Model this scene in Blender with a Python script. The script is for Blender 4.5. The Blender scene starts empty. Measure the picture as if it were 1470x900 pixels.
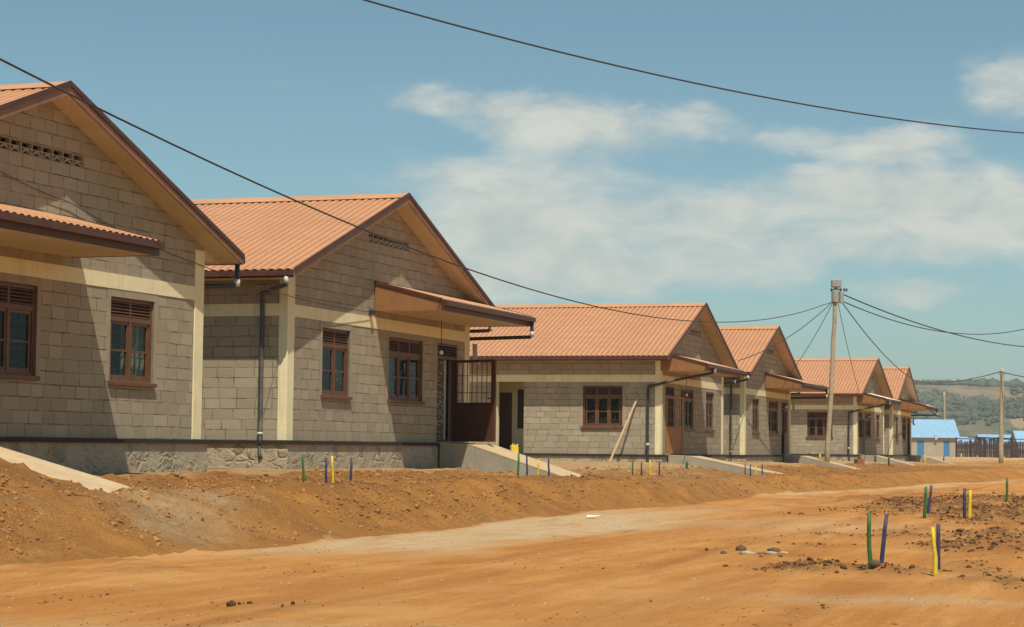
import bpy, bmesh, math, random
import numpy as np
from mathutils import Matrix, Vector
random.seed(5)
rng = np.random.default_rng(11)
C = bpy.context.scene.collection
EYE = 1.3
scene = bpy.context.scene

# ------------------------------------------------------------ node helpers
class NT:
    def __init__(s, tree): s.t = tree
    def n(s, typ, ins=None, **kw):
        nd = s.t.nodes.new(typ)
        for k, v in kw.items(): setattr(nd, k, v)
        for k, v in (ins or {}).items():
            if isinstance(v, bpy.types.NodeSocket): s.t.links.new(v, nd.inputs[k])
            else: nd.inputs[k].default_value = v
        return nd
    def math(s, op, a, b=0.0, clamp=False):
        return s.n('ShaderNodeMath', {0: a, 1: b}, operation=op, use_clamp=clamp).outputs[0]
    def mix(s, f, a, b, blend='MIX'):
        nd = s.n('ShaderNodeMix', data_type='RGBA', blend_type=blend)
        for i, v in ((0, f), (6, a), (7, b)):
            if isinstance(v, bpy.types.NodeSocket): s.t.links.new(v, nd.inputs[i])
            else: nd.inputs[i].default_value = v if i == 0 else (*v, 1)[:4]
        return nd.outputs[2]
    def noise(s, vec, scale, detail=4, rough=.55, dist=0.0):
        return s.n('ShaderNodeTexNoise', {'Vector': vec, 'Scale': scale, 'Detail': detail, 'Roughness': rough, 'Distortion': dist}).outputs[0]
    def ramp(s, f, a, b):
        nd = s.n('ShaderNodeMapRange', {0: f, 1: a, 2: b}); return nd.outputs[0]
    def scale(s, vec, x, y, z):
        return s.n('ShaderNodeVectorMath', {0: vec, 1: (x, y, z)}, operation='MULTIPLY').outputs[0]

MATS = {}
def newmat(name):
    m = bpy.data.materials.new(name); m.use_nodes = True
    t = m.node_tree; t.nodes.clear()
    k = NT(t)
    out = k.n('ShaderNodeOutputMaterial'); b = k.n('ShaderNodeBsdfPrincipled')
    t.links.new(b.outputs[0], out.inputs[0])
    MATS[name] = m
    return m, k, b
def link(k, a, b): k.t.links.new(a, b)
def bump(k, h, strength, dist, b):
    nd = k.n('ShaderNodeBump', {'Strength': strength, 'Distance': dist, 'Height': h})
    link(k, nd.outputs[0], b.inputs['Normal'])
def simple(name, col, rough=.6, var=.25, nscale=6, bmp=.1, metallic=0, spec=.4, dirt=None, dirt_amt=.4):
    m, k, b = newmat(name)
    tc = k.n('ShaderNodeTexCoord').outputs['Object']
    n1 = k.noise(tc, nscale, 5); n2 = k.noise(tc, nscale * 7, 3)
    f = k.ramp(k.math('ADD', k.math('MULTIPLY', n1, .7), k.math('MULTIPLY', n2, .3)), .3, .7)
    lo = tuple(c * (1 - var) for c in col); hi = tuple(min(1, c * (1 + var * .6)) for c in col)
    c = k.mix(f, lo, hi)
    if dirt:
        d = k.ramp(k.noise(tc, nscale * .45, 6, .65), .5, .75)
        c = k.mix(k.math('MULTIPLY', d, dirt_amt), c, dirt)
    link(k, c, b.inputs['Base Color'])
    link(k, k.ramp(n1, 0, 1) if False else k.math('ADD', k.math('MULTIPLY', n1, .2), rough - .1), b.inputs['Roughness'])
    b.inputs['Metallic'].default_value = metallic
    b.inputs['Specular IOR Level'].default_value = spec
    if name in ('cream_plaster', 'concrete', 'soffit_board'):
        dr = k.ramp(k.noise(k.scale(tc, 9, 9, .8), 1.3, 5, .6), .55, .72)
        c2 = k.mix(k.math('MULTIPLY', dr, .32), c, (col[0]*.55, col[1]*.48, col[2]*.42)); link(k, c2, b.inputs['Base Color'])
    if bmp: bump(k, n2, bmp, .01, b)
    return m

def mk_block():
    m, k, b = newmat('concrete_block')
    uv = k.n('ShaderNodeTexCoord').outputs['UV']
    sep = k.n('ShaderNodeSeparateXYZ', {0: uv})
    row = k.math('FLOOR', k.math('DIVIDE', sep.outputs[1], .19))
    wn = k.n('ShaderNodeTexWhiteNoise', {'W': row}, noise_dimensions='1D').outputs[0]
    wob = k.n('ShaderNodeTexNoise', {'Vector': uv, 'Scale': 2.2, 'Detail': 4}).outputs[1]
    wsep = k.n('ShaderNodeSeparateColor', {0: wob})
    # block lengths vary along the course
    stretch = k.n('ShaderNodeTexNoise', {'Vector': k.n('ShaderNodeCombineXYZ', {0: sep.outputs[0], 1: k.math('MULTIPLY', row, 7.3)}).outputs[0], 'Scale': .9, 'Detail': 1}).outputs[0]
    x = k.math('ADD', sep.outputs[0], k.math('MULTIPLY', wn, .37))
    x = k.math('ADD', x, k.math('MULTIPLY', stretch, .55))
    x = k.math('ADD', x, k.math('MULTIPLY', k.math('SUBTRACT', wsep.outputs[0], .5), .035))
    y = k.math('ADD', sep.outputs[1], k.math('MULTIPLY', k.math('SUBTRACT', wsep.outputs[1], .5), .035))
    v = k.n('ShaderNodeCombineXYZ', {0: x, 1: y}).outputs[0]
    br = k.n('ShaderNodeTexBrick', {'Vector': v, 'Color1': (0, 0, 0, 1), 'Color2': (1, 1, 1, 1), 'Mortar': (.5, .5, .5, 1), 'Scale': 1.0,
             'Mortar Size': .009, 'Mortar Smooth': .35, 'Bias': 0, 'Brick Width': .37, 'Row Height': .19})
    br.offset = 0.5; br.squash = 1
    tone = k.n('ShaderNodeSeparateColor', {0: br.outputs[0]}).outputs[0]
    fac = br.outputs[1]
    fine = k.noise(uv, 45, 6, .7); mid = k.noise(uv, 5.5, 5, .6); big = k.noise(uv, .8, 4, .6)
    c = k.mix(tone, (.255, .212, .146), (.385, .33, .24))
    c = k.mix(k.math('MULTIPLY', k.ramp(mid, .35, .75), .65), c, (.325, .272, .19), 'MIX')
    c = k.mix(k.ramp(tone, 0, 1), k.mix(.5, c, (.29, .24, .16)), c)
    c = k.mix(k.math('MULTIPLY', k.ramp(k.noise(uv, 3.1, 3), .58, .72), .35), c, (.38, .22, .11))   # reddish dust smears
    c = k.mix(k.math('MULTIPLY', k.ramp(big, .42, .68), .3), c, (.28, .245, .18))
    c = k.mix(k.math('MULTIPLY', k.ramp(fine, .4, .68), .45), c, (.46, .4, .29))
    # mortar: partly flush and the colour of the block, partly open and dark
    opn = k.ramp(k.noise(k.scale(uv, 1, 2.2, 1), 2.7, 5, .7), .45, .68)
    mort = k.mix(opn, (.3, .25, .165), (.1, .078, .05))
    c = k.mix(fac, c, mort)
    link(k, c, b.inputs['Base Color']); b.inputs['Roughness'].default_value = .95
    b.inputs['Specular IOR Level'].default_value = .1
    h = k.math('SUBTRACT', k.math('ADD', k.math('MULTIPLY', fine, .22), k.math('MULTIPLY', tone, .35)), k.math('MULTIPLY', fac, k.math('ADD', .2, opn)))
    h = k.math('ADD', h, k.math('MULTIPLY', mid, .3))
    bump(k, h, .9, .024, b)
mk_block()
def mk_rubble():
    m, k, b = newmat('rubble_plinth')
    uv = k.n('ShaderNodeTexCoord').outputs['UV']
    wob = k.n('ShaderNodeTexNoise', {'Vector': uv, 'Scale': 3, 'Detail': 4}).outputs[1]
    v = k.n('ShaderNodeVectorMath', {0: uv, 1: k.scale(wob, .25, .25, 0)}, operation='ADD').outputs[0]
    v2 = k.scale(v, 1, 1.5, 1)
    vo = k.n('ShaderNodeTexVoronoi', {'Vector': v2, 'Scale': 3.2}, feature='DISTANCE_TO_EDGE')
    vc = k.n('ShaderNodeTexVoronoi', {'Vector': v2, 'Scale': 3.2})
    rnd = k.n('ShaderNodeSeparateColor', {0: vc.outputs['Color']})
    edge = k.ramp(vo.outputs[0], .02, .12)
    fine = k.noise(uv, 22, 7, .7)
    stone = k.mix(rnd.outputs[0], (.27, .23, .165), (.42, .355, .25))
    stone = k.mix(k.ramp(rnd.outputs[1], .82, .86), stone, (.3, .13, .06))
    c = k.mix(edge, (.4, .345, .25), stone)
    smear = k.ramp(k.noise(uv, 2.3, 5, .6), .44, .56)
    c = k.mix(k.math('MULTIPLY', smear, .85), c, (.43, .37, .26))
    c = k.mix(k.math('MULTIPLY', k.ramp(fine, .3, .7), .35), c, (.27, .225, .15))
    link(k, c, b.inputs['Base Color']); b.inputs['Roughness'].default_value = .95
    b.inputs['Specular IOR Level'].default_value = .15
    bump(k, k.math('ADD', k.math('MULTIPLY', k.math('MULTIPLY', edge, k.math('SUBTRACT', 1.0, smear)), .8), k.math('ADD', k.math('MULTIPLY', fine, .6), k.math('MULTIPLY', k.noise(uv, 6, 5, .65), 1.2))), .9, .03, b)
mk_rubble()
def mk_roof(name, col, rough=.45):
    m, k, b = newmat(name)
    tc = k.n('ShaderNodeTexCoord').outputs['Object']
    n1 = k.noise(k.scale(tc, 3, .7, .7), 1.2, 5, .6); n2 = k.noise(tc, 14, 4)
    c = k.mix(k.ramp(n1, .35, .7), tuple(x * .86 for x in col), tuple(min(1, x * 1.08) for x in col))
    c = k.mix(k.math('MULTIPLY', k.ramp(n2, .5, .75), .3), c, (col[0] * .8, col[1] * .66, col[2] * .55))
    oy = k.n('ShaderNodeSeparateXYZ', {0: tc}).outputs[1]
    sh = k.n('ShaderNodeTexWhiteNoise', {'W': k.math('FLOOR', k.math('DIVIDE', k.math('ADD', oy, 20.0), .825))}, noise_dimensions='1D').outputs[0]
    c = k.mix(k.math('MULTIPLY', sh, .22), c, (col[0]*.72, col[1]*.66, col[2]*.6))
    stn = k.ramp(k.noise(k.scale(tc, .5, 5, .5), 2.2, 6, .65), .52, .72)
    c = k.mix(k.math('MULTIPLY', stn, .3), c, (col[0]*.7, col[1]*.62, col[2]*.6))
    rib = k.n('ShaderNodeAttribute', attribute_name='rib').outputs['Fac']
    if name != 'blue_roof': c = k.mix(k.math('MULTIPLY', k.math('SUBTRACT', 1.0, rib), .75), c, (col[0]*.62, col[1]*.47, col[2]*.42))  # pans darker: dirt plus rib gloss contrast painted into the colour
    link(k, c, b.inputs['Base Color']); b.inputs['Roughness'].default_value = rough
    b.inputs['Specular IOR Level'].default_value = .5
    bump(k, n1, .15, .02, b)
mk_roof('salmon_roof', (.56, .29, .145)); mk_roof('blue_roof', (.24, .42, .6), .55); mk_roof('glare_roof', (.82, .66, .56), .35)  # third one: salmon sheet with white sun glare painted into its colour
simple('dark_brown_trim', (.085, .034, .02), .5, .3, 3, .05)
simple('barge_brown', (.25, .13, .075), .6, .3, 3, .1)
simple('end_panel_wood', (.27, .125, .045), .6, .25, 2.5, .1)
simple('soffit_board', (.56, .46, .31), .8, .14, 2, .1)
simple('cream_plaster', (.76, .68, .42), .85, .1, 2.5, .25, dirt=(.5, .4, .24), dirt_amt=.35)
simple('window_brown', (.14, .062, .028), .5, .35, 5, .1)
simple('door_brown', (.105, .042, .022), .5, .25, 5, .08)
simple('door_orange', (.3, .13, .04), .5, .25, 4, .08)
simple('slab_dark', (.03, .02, .014), .8, .3, 6, .2)  # near-black brown for the floor slab and its edge
simple('concrete', (.33, .30, .235), .9, .2, 2.2, .5, dirt=(.42, .29, .16), dirt_amt=.6, spec=.2)
simple('ramp_top', (.50, .37, .22), .95, .18, 3, .4, spec=.15)
simple('plaster_grey', (.33, .28, .2), .9, .2, 4, .4, spec=.2)
simple('dark_pipe', (.035, .038, .04), .45, .2, 8, 0)
simple('grey_pipe', (.055, .062, .062), .4, .3, 8, 0, dirt=(.3, .2, .1), dirt_amt=.4)
simple('pale_fitting', (.5, .52, .5), .4, .2, 8, 0)
simple('stake_green', (.03, .13, .03), .6, .3, 14, .2, dirt=(.2, .13, .06), dirt_amt=.8)
simple('stake_blue', (.028, .04, .11), .6, .3, 14, .2, dirt=(.2, .13, .08), dirt_amt=.8)
simple('stake_yellow', (.66, .5, .03), .6, .2, 14, .2, dirt=(.42, .26, .08), dirt_amt=.8)
simple('pole_wood', (.4, .33, .21), .85, .3, 5, .5)
simple('pole_metal', (.3, .31, .28), .5, .3, 9, .1)
simple('cable_black', (.045, .04, .036), .6, .2, 9, 0)
simple('plank_wood', (.6, .42, .24), .8, .2, 5, .3)
simple('jerrycan_yellow', (.75, .55, .05), .4, .1, 5, .05)
simple('pale_stone', (.42, .33, .22), .9, .3, 9, .4)
simple('dark_stone', (.12, .075, .04), .95, .3, 9, .4)
simple('white_paper', (.8, .78, .7), .8, .08, 9, .1)
simple('blue_paint', (.05, .2, .42), .5, .2, 4, .1)
simple('dusty_plaster', (.38, .33, .24), .9, .15, .6, .3)
simple('fence_board', (.06, .035, .026), .85, .55, 1.5, .4)
simple('dirt_clod', (.34, .165, .06), 1, .45, .9, .3, spec=.05)
simple('dark_clod', (.12, .062, .028), 1, .4, 1.2, .3, spec=.05)
simple('interior_dark', (.06, .045, .035), .9, .2, 3, 0)
simple('bulb_white', (.8, .8, .76), .25, .05, 9, 0)
# foliage for the far hill scrub
m, k, b = newmat('scrub_leaf')
tc = k.n('ShaderNodeTexCoord').outputs['Object']
n1 = k.noise(tc, .02, 3); n2 = k.noise(tc, .4, 3)
c = k.mix(k.ramp(n1, .35, .65), (.06, .07, .035), (.12, .12, .065)); c = k.mix(k.math('MULTIPLY', n2, .5), c, (.06, .08, .04))
link(k, c, b.inputs['Base Color']); b.inputs['Roughness'].default_value = .9
# glass
m = bpy.data.materials.new('window_glass'); m.use_nodes = True; MATS['window_glass'] = m
t = m.node_tree; t.nodes.clear(); k = NT(t)
out = k.n('ShaderNodeOutputMaterial'); tr = k.n('ShaderNodeBsdfTransparent', {0: (.72, .76, .74, 1)})
gl = k.n('ShaderNodeBsdfGlossy', {'Color': (.9, .95, 1, 1), 'Roughness': .06})
nz = k.noise(k.n('ShaderNodeTexCoord').outputs['Object'], 2.5, 2)
bp = k.n('ShaderNodeBump', {'Strength': .12, 'Distance': .03, 'Height': nz}); link(k, bp.outputs[0], gl.inputs['Normal'])
fr = k.math('POWER', k.n('ShaderNodeLayerWeight', {0: .5}).outputs['Facing'], 4.0)
ms = k.n('ShaderNodeMixShader', {0: k.math('ADD', k.math('MULTIPLY', fr, .32), .015)})
link(k, tr.outputs[0], ms.inputs[1]); link(k, gl.outputs[0], ms.inputs[2]); link(k, ms.outputs[0], out.inputs[0])
# lace curtain
m, k, b = newmat('lace_curtain')
tc = k.n('ShaderNodeTexCoord').outputs['Object']
vo = k.n('ShaderNodeTexVoronoi', {'Vector': tc, 'Scale': 17}).outputs[0]
n1 = k.noise(tc, 9, 4)
c = k.mix(k.ramp(k.math('ADD', vo, k.math('MULTIPLY', n1, .4)), .42, .62), (.42, .4, .33), (.1, .085, .07))
link(k, c, b.inputs['Base Color']); b.inputs['Roughness'].default_value = .9
simple('plain_curtain', (.5, .47, .36), .9, .12, 3, 0)
# earth
def mk_earth(name, road):
    m, k, b = newmat(name)
    tc = k.n('ShaderNodeTexCoord').outputs['Object']
    at = k.n('ShaderNodeAttribute', attribute_name='soil')
    sp = k.n('ShaderNodeSeparateColor', {0: at.outputs[0]})
    rot = k.n('ShaderNodeVectorRotate', {'Vector': tc, 'Angle': .32}, rotation_type='Z_AXIS').outputs[0]
    streak = k.noise(k.scale(rot, 1.6, .13, 1), 1.6, 7, .62, .4)
    streak2 = k.noise(k.scale(rot, 6, .35, 1), 1.2, 5, .6, .3)
    big = k.noise(tc, .45, 5, .6); mid = k.noise(tc, 2.6, 6, .65); fine = k.noise(tc, 16, 6, .7); vf = k.noise(tc, 70, 3, .6)
    if road:
        base = k.mix(k.ramp(streak, .36, .62), (.45, .175, .04), (.60, .295, .09))
        base = k.mix(k.math('MULTIPLY', k.ramp(k.math('ADD', k.math('MULTIPLY', streak2, .6), k.math('MULTIPLY', k.noise(k.scale(rot, 22, 3, 1), 1.0, 5, .7), .4)), .44, .6), .7), base, (.44, .175, .045))
        base = k.mix(k.math('MULTIPLY', k.ramp(big, .5, .66), .6), base, (.62, .34, .125))
        base = k.mix(k.math('MULTIPLY', k.ramp(k.noise(k.scale(rot, 1.3, .3, 1), .9, 6, .65, .5), .5, .68), .45), base, (.34, .12, .03))
        base = k.mix(k.math('MULTIPLY', k.ramp(mid, .55, .75), .35), base, (.35, .16, .065))
    else:
        base = k.mix(k.ramp(mid, .3, .7), (.35, .14, .038), (.60, .285, .085))
        base = k.mix(k.math('MULTIPLY', k.ramp(big, .42, .62), .6), base, (.62, .27, .055))
    base = k.mix(k.math('MULTIPLY', sp.outputs[0], k.ramp(k.math('ADD', k.math('MULTIPLY', streak2, .6), k.math('MULTIPLY', mid, .4)), .32, .52)), base, (.54, .41, .245))
    base = k.mix(k.math('MULTIPLY', sp.outputs[1], k.ramp(k.math('ADD', k.math('MULTIPLY', fine, .5), k.math('MULTIPLY', mid, .5)), .36, .54)), base, (.15, .072, .03))
    base = k.mix(k.math('MULTIPLY', sp.outputs[2], k.ramp(mid, .2, .5)), base, (.64, .42, .22))
    gul = k.ramp(k.noise(k.scale(rot, .5, 2.2, 1), 1.1, 6, .65, .6), .5, .68)
    if not road: base = k.mix(k.math('MULTIPLY', gul, .5), base, (.3, .135, .05))
    base = k.mix(k.math('MULTIPLY', at.outputs['Alpha'], .75), base, (.29, .1, .026))
    grain = k.ramp(fine, .3, .72)
    base = k.mix(k.math('MULTIPLY', grain, .26), base, (.62, .35, .14))
    base = k.mix(k.math('MULTIPLY', k.ramp(vf, .55, .7), .5), base, (.22, .11, .05))
    peb = k.n('ShaderNodeTexVoronoi', {'Vector': k.n('ShaderNodeVectorMath', {0: tc, 1: k.scale(fine, .1, .1, 0)}, operation='ADD').outputs[0], 'Scale': 7, 'Randomness': 1}).outputs[0]
    base = k.mix(k.math('MULTIPLY', k.math('LESS_THAN', peb, .09), .6), base, (.2, .1, .05))
    link(k, base, b.inputs['Base Color']); b.inputs['Roughness'].default_value = 1
    b.inputs['Specular IOR Level'].default_value = .05
    h = k.math('ADD', k.math('MULTIPLY', fine, .7), k.math('ADD', k.math('MULTIPLY', mid, .5), k.math('MULTIPLY', vf, .35)))
    bump(k, h, .9 if road else 1, .06 if road else .13, b)
mk_earth('earth_ground', False); mk_earth('earth_road', True)
def mk_hill():
    m, k, b = newmat('hill_land')
    tc = k.n('ShaderNodeTexCoord').outputs['Object']
    st = k.scale(tc, 1, .5, 1)
    n1 = k.noise(st, .012, 7, .7, .8); n2 = k.noise(st, .05, 7, .75); n3 = k.noise(st, .022, 7, .7, .5)
    c = k.mix(k.ramp(n1, .4, .62), (.105, .11, .055), (.22, .165, .09))
    c = k.mix(k.math('MULTIPLY', k.ramp(n3, .52, .62), .7), c, (.27, .2, .12))
    c = k.mix(k.math('MULTIPLY', k.ramp(n2, .5, .6), .75), c, (.09, .1, .055))
    v = k.n('ShaderNodeTexVoronoi', {'Vector': st, 'Scale': .013}); vs = k.n('ShaderNodeSeparateColor', {0: v.outputs['Color']})
    c = k.mix(k.math('MULTIPLY', k.ramp(vs.outputs[0], .86, .9), .5), c, (.42, .3, .18))
    link(k, c, b.inputs['Base Color']); b.inputs['Roughness'].default_value = 1
    b.inputs['Specular IOR Level'].default_value = .05
mk_hill()

# ------------------------------------------------------------ mesh builder
class MB:
    def __init__(s, fm=None): s.v = []; s.f = []; s.fm = fm or (lambda p: p); s.smooth = False
    def add(s, pts, faces):
        n = len(s.v); s.v += [s.fm(p) for p in pts]; s.f += [tuple(i + n for i in f) for f in faces]
    def box(s, x0, x1, y0, y1, z0, z1):
        s.add([(x0,y0,z0),(x1,y0,z0),(x1,y1,z0),(x0,y1,z0),(x0,y0,z1),(x1,y0,z1),(x1,y1,z1),(x0,y1,z1)],
              [(0,3,2,1),(4,5,6,7),(0,1,5,4),(1,2,6,5),(2,3,7,6),(3,0,4,7)])
        return s
    def prism(s, pts, ext):
        n = len(pts); e = ext
        s.add(list(pts) + [(p[0]+e[0], p[1]+e[1], p[2]+e[2]) for p in pts],
              [tuple(range(n-1, -1, -1)), tuple(range(n, 2*n))] + [(i, (i+1) % n, (i+1) % n + n, i + n) for i in range(n)])
        return s
    def tube(s, path, r, n=8, cap=True, r1=None):
        s.smooth = True
        path = [Vector(p) for p in path]; m = len(path); vs = []
        prev = None
        for i, p in enumerate(path):
            d = (path[min(i+1, m-1)] - path[max(i-1, 0)]).normalized()
            a = d.cross(Vector((0, 0, 1)))
            if a.length < .1: a = d.cross(Vector((0, 1, 0)))
            a.normalize()
            if prev is not None and a.dot(prev) < 0: a = -a
            if prev is not None and abs(a.dot(prev)) < .7:
                a = (prev - d * prev.dot(d)).normalized()
            prev = a; b = d.cross(a)
            rr = r if r1 is None else r + (r1 - r) * i / (m - 1)
            for j in range(n):
                t = 2 * math.pi * j / n; q = p + (a * math.cos(t) + b * math.sin(t)) * rr
                vs.append(tuple(q))
        fs = [(i*n+j, i*n+(j+1) % n, (i+1)*n+(j+1) % n, (i+1)*n+j) for i in range(m-1) for j in range(n)]
        if cap: fs += [tuple(range(n-1, -1, -1)), tuple(range((m-1)*n, m*n))]
        s.add(vs, fs); return s
    def build(s, name, mat, parent=None, bevel=0, recalc=True):
        me = bpy.data.meshes.new(name); me.from_pydata(s.v, [], s.f)
        if recalc:
            bm = bmesh.new(); bm.from_mesh(me); bmesh.ops.recalc_face_normals(bm, faces=bm.faces)
            if bevel: bmesh.ops.bevel(bm, geom=bm.edges[:], offset=bevel, segments=1, affect='EDGES')
            bm.to_mesh(me); bm.free()
        uvl = me.uv_layers.new(name='UVMap'); n = len(me.loops)
        co = np.empty(len(me.vertices) * 3); me.vertices.foreach_get('co', co); co = co.reshape(-1, 3)
        li = np.empty(n, int); me.loops.foreach_get('vertex_index', li)
        nor = np.empty(len(me.polygons) * 3); me.polygons.foreach_get('normal', nor); nor = np.abs(nor.reshape(-1, 3))
        lt = np.empty(len(me.polygons), int); me.polygons.foreach_get('loop_total', lt)
        ln = np.repeat(nor, lt, axis=0); P = co[li]
        ax = np.argmax(ln, axis=1)
        uv = np.where((ax == 1)[:, None], P[:, [0, 2]], np.where((ax == 0)[:, None], P[:, [1, 2]] + [[3.3, 0]], P[:, [0, 1]]))
        uvl.data.foreach_set('uv', uv.ravel())
        if hasattr(s, 'rib'):
            ra = me.attributes.new('rib', 'FLOAT', 'POINT'); ra.data.foreach_set('value', s.rib)
        if s.smooth: me.shade_smooth()
        me.materials.append(MATS[mat])
        o = bpy.data.objects.new(name, me); C.objects.link(o)
        if parent: o.parent = parent
        return o
def tag(o, label=None, cat=None, group=None, kind=None):
    if label: o['label'] = label
    if cat: o['category'] = cat
    if group: o['group'] = group
    if kind: o['kind'] = kind
    return o
def empty(name, loc, rz=0):
    o = bpy.data.objects.new(name, None); C.objects.link(o); o.location = loc; o.rotation_euler = (0, 0, rz)
    o.empty_display_size = .2
    return o

# ------------------------------------------------------------ terrain
TH = .32; Dx, Dy = math.sin(TH), math.cos(TH); Nx, Ny = math.cos(TH), -math.sin(TH)
def _hash(ix, iy, seed):
    h = (ix * 374761393 + iy * 668265263 + seed * 1442695041) & 0xffffffff
    h = ((h ^ (h >> 13)) * 1274126177) & 0xffffffff
    return ((h ^ (h >> 16)) & 0xffff) / 65535.0
def vnoise(x, y, seed=0):
    ix = np.floor(x).astype(np.int64); iy = np.floor(y).astype(np.int64)
    fx = x - ix; fy = y - iy; fx = fx*fx*(3-2*fx); fy = fy*fy*(3-2*fy)
    a = _hash(ix, iy, seed); b = _hash(ix+1, iy, seed); c = _hash(ix, iy+1, seed); d = _hash(ix+1, iy+1, seed)
    return (a*(1-fx)+b*fx)*(1-fy) + (c*(1-fx)+d*fx)*fy - .5
def fbm(x, y, o=4, seed=0, g=.5):
    r = 0; a = 1; f = 1
    for i in range(o):
        r = r + a * vnoise(x*f + i*17.3, y*f - i*9.1, seed+i); a *= g; f *= 2.03
    return r
def sst(a, b, x):
    t = np.clip((x - a) / (b - a), 0, 1); return t*t*(3-2*t)
def foot_s(t): return np.interp(t, [0, 57, 67, 98, 130], [-10.4, -10.5, -9.3, -7.6, -6.0]) + .25*np.sin(t*.31) + .12*np.sin(t*.9+1)
def top_s(t): return np.interp(t, [0, 30, 57, 67, 98, 130], [-12.1, -12.0, -12.0, -11.0, -9.4, -8.0]) + .12*np.sin(t*.43+2)
def gauss(x, y, cx, cy, rx, ry): return np.exp(-(((x-cx)/rx)**2 + ((y-cy)/ry)**2))
def heaps(X, Y):
    e = fbm(X*1.3, Y*.9, 3, 77)
    h = gauss(X, Y, 3.5, 20.1, .7, .6)*.8 + gauss(X, Y, 4.9, 18.6, 1.0, .55)*.6 + gauss(X, Y, 2.9, 20.6, .6, .5)*.8
    h = h + gauss(X, Y, 6.6, 26.2, 2.0, 3.6)*1.1 + gauss(X, Y, 9.0, 40.5, 2.3, 8)*1.1 + gauss(X, Y, 12.5, 50, 3, 8)*.8 + gauss(X, Y, 5.6, 19.3, .6, .5)*.7
    return np.clip(h*1.15 + e*1.1 - .32, 0, 1)
def ground_rel(s, t, detail=True):
    X = s*Nx + t*Dx; Y = s*Ny + t*Dy
    wz = np.interp(t, [0, 44, 62, 85, 104, 125, 300], [-.43, -.45, -.45, -.50, -.56, -.62, -.8])
    tz = np.interp(t, [0, 28, 35, 42, 50, 60, 73, 92, 120, 300], [-.66, -.64, -.66, -.70, -.80, -.84, -.86, -.82, -.8, -.8])
    rz = np.interp(t, [0, 70, 98, 300], [-1.2, -1.2, -1.26, -1.26])
    fs = foot_s(t) + .35*fbm(t*.6, s*.6, 3, 5); ts = top_s(t) + .3*fbm(t*.5, s*.5, 3, 9)
    yard = wz + (tz - wz) * sst(-16.2, -12.3, s)
    k = np.clip((s - ts) / (fs - ts), 0, 1); k = k*k*(3-2*k)*.6 + k*.4
    z = yard*(1-k) + rz*k
    up = sst(99, 112, t + .25*(s+8)); z = z*(1-up) + np.minimum(np.maximum(z, -.8), -.5)*up
    far = np.clip(np.hypot(X, Y) - 300, 0, 1e9)
    if detail:
        bank = np.clip(k*(1-k)*4, 0, 1)*(1-up)
        near = np.exp(-np.clip(np.hypot(X, Y)-60, 0, 1e9)/80)
        yd = (1-k)*sst(-15.4, -14.2, s)*(1-up)
        z = z + bank*(.26*fbm(s*.7+t*.1, t*.75, 4, 21) + .16*np.abs(fbm(s*2.2, t*2.2, 4, 31, .6))) 
        z = z + yd*(.07*fbm(s*1.3, t*1.3, 3, 41) + .13*np.clip(fbm(s*4, t*4, 3, 43)+.1, 0, 1)*near)
        rd = k*(1-up)
        z = z + rd*(.045*fbm(s*.9, t*.12, 3, 51) + .012*fbm(s*3, t*2, 3, 55))
        hp = heaps(X, Y); z = z + hp*(.05 + .13*np.clip(fbm(X*5, Y*5, 3, 61)+.15, 0, 1))*near
        z = z + up*.10*fbm(s*.3, t*.3, 4, 71)
        z = z + (.05*np.abs(fbm(s*5, t*5, 2, 87)) + .03*fbm(s*9, t*9, 2, 81))*near*(bank*.8 + yd*.8 + hp)
        z = z + .38*np.exp(-((s+13.2)/.9)**2-((t-20.6)/.8)**2)
    z = z - 30*sst(20, 320, far)
    return z
def gz(X, Y):
    s = np.float64(X*Nx + Y*Ny); t = np.float64(X*Dx + Y*Dy)
    return float(ground_rel(s, t)) + EYE

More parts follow.
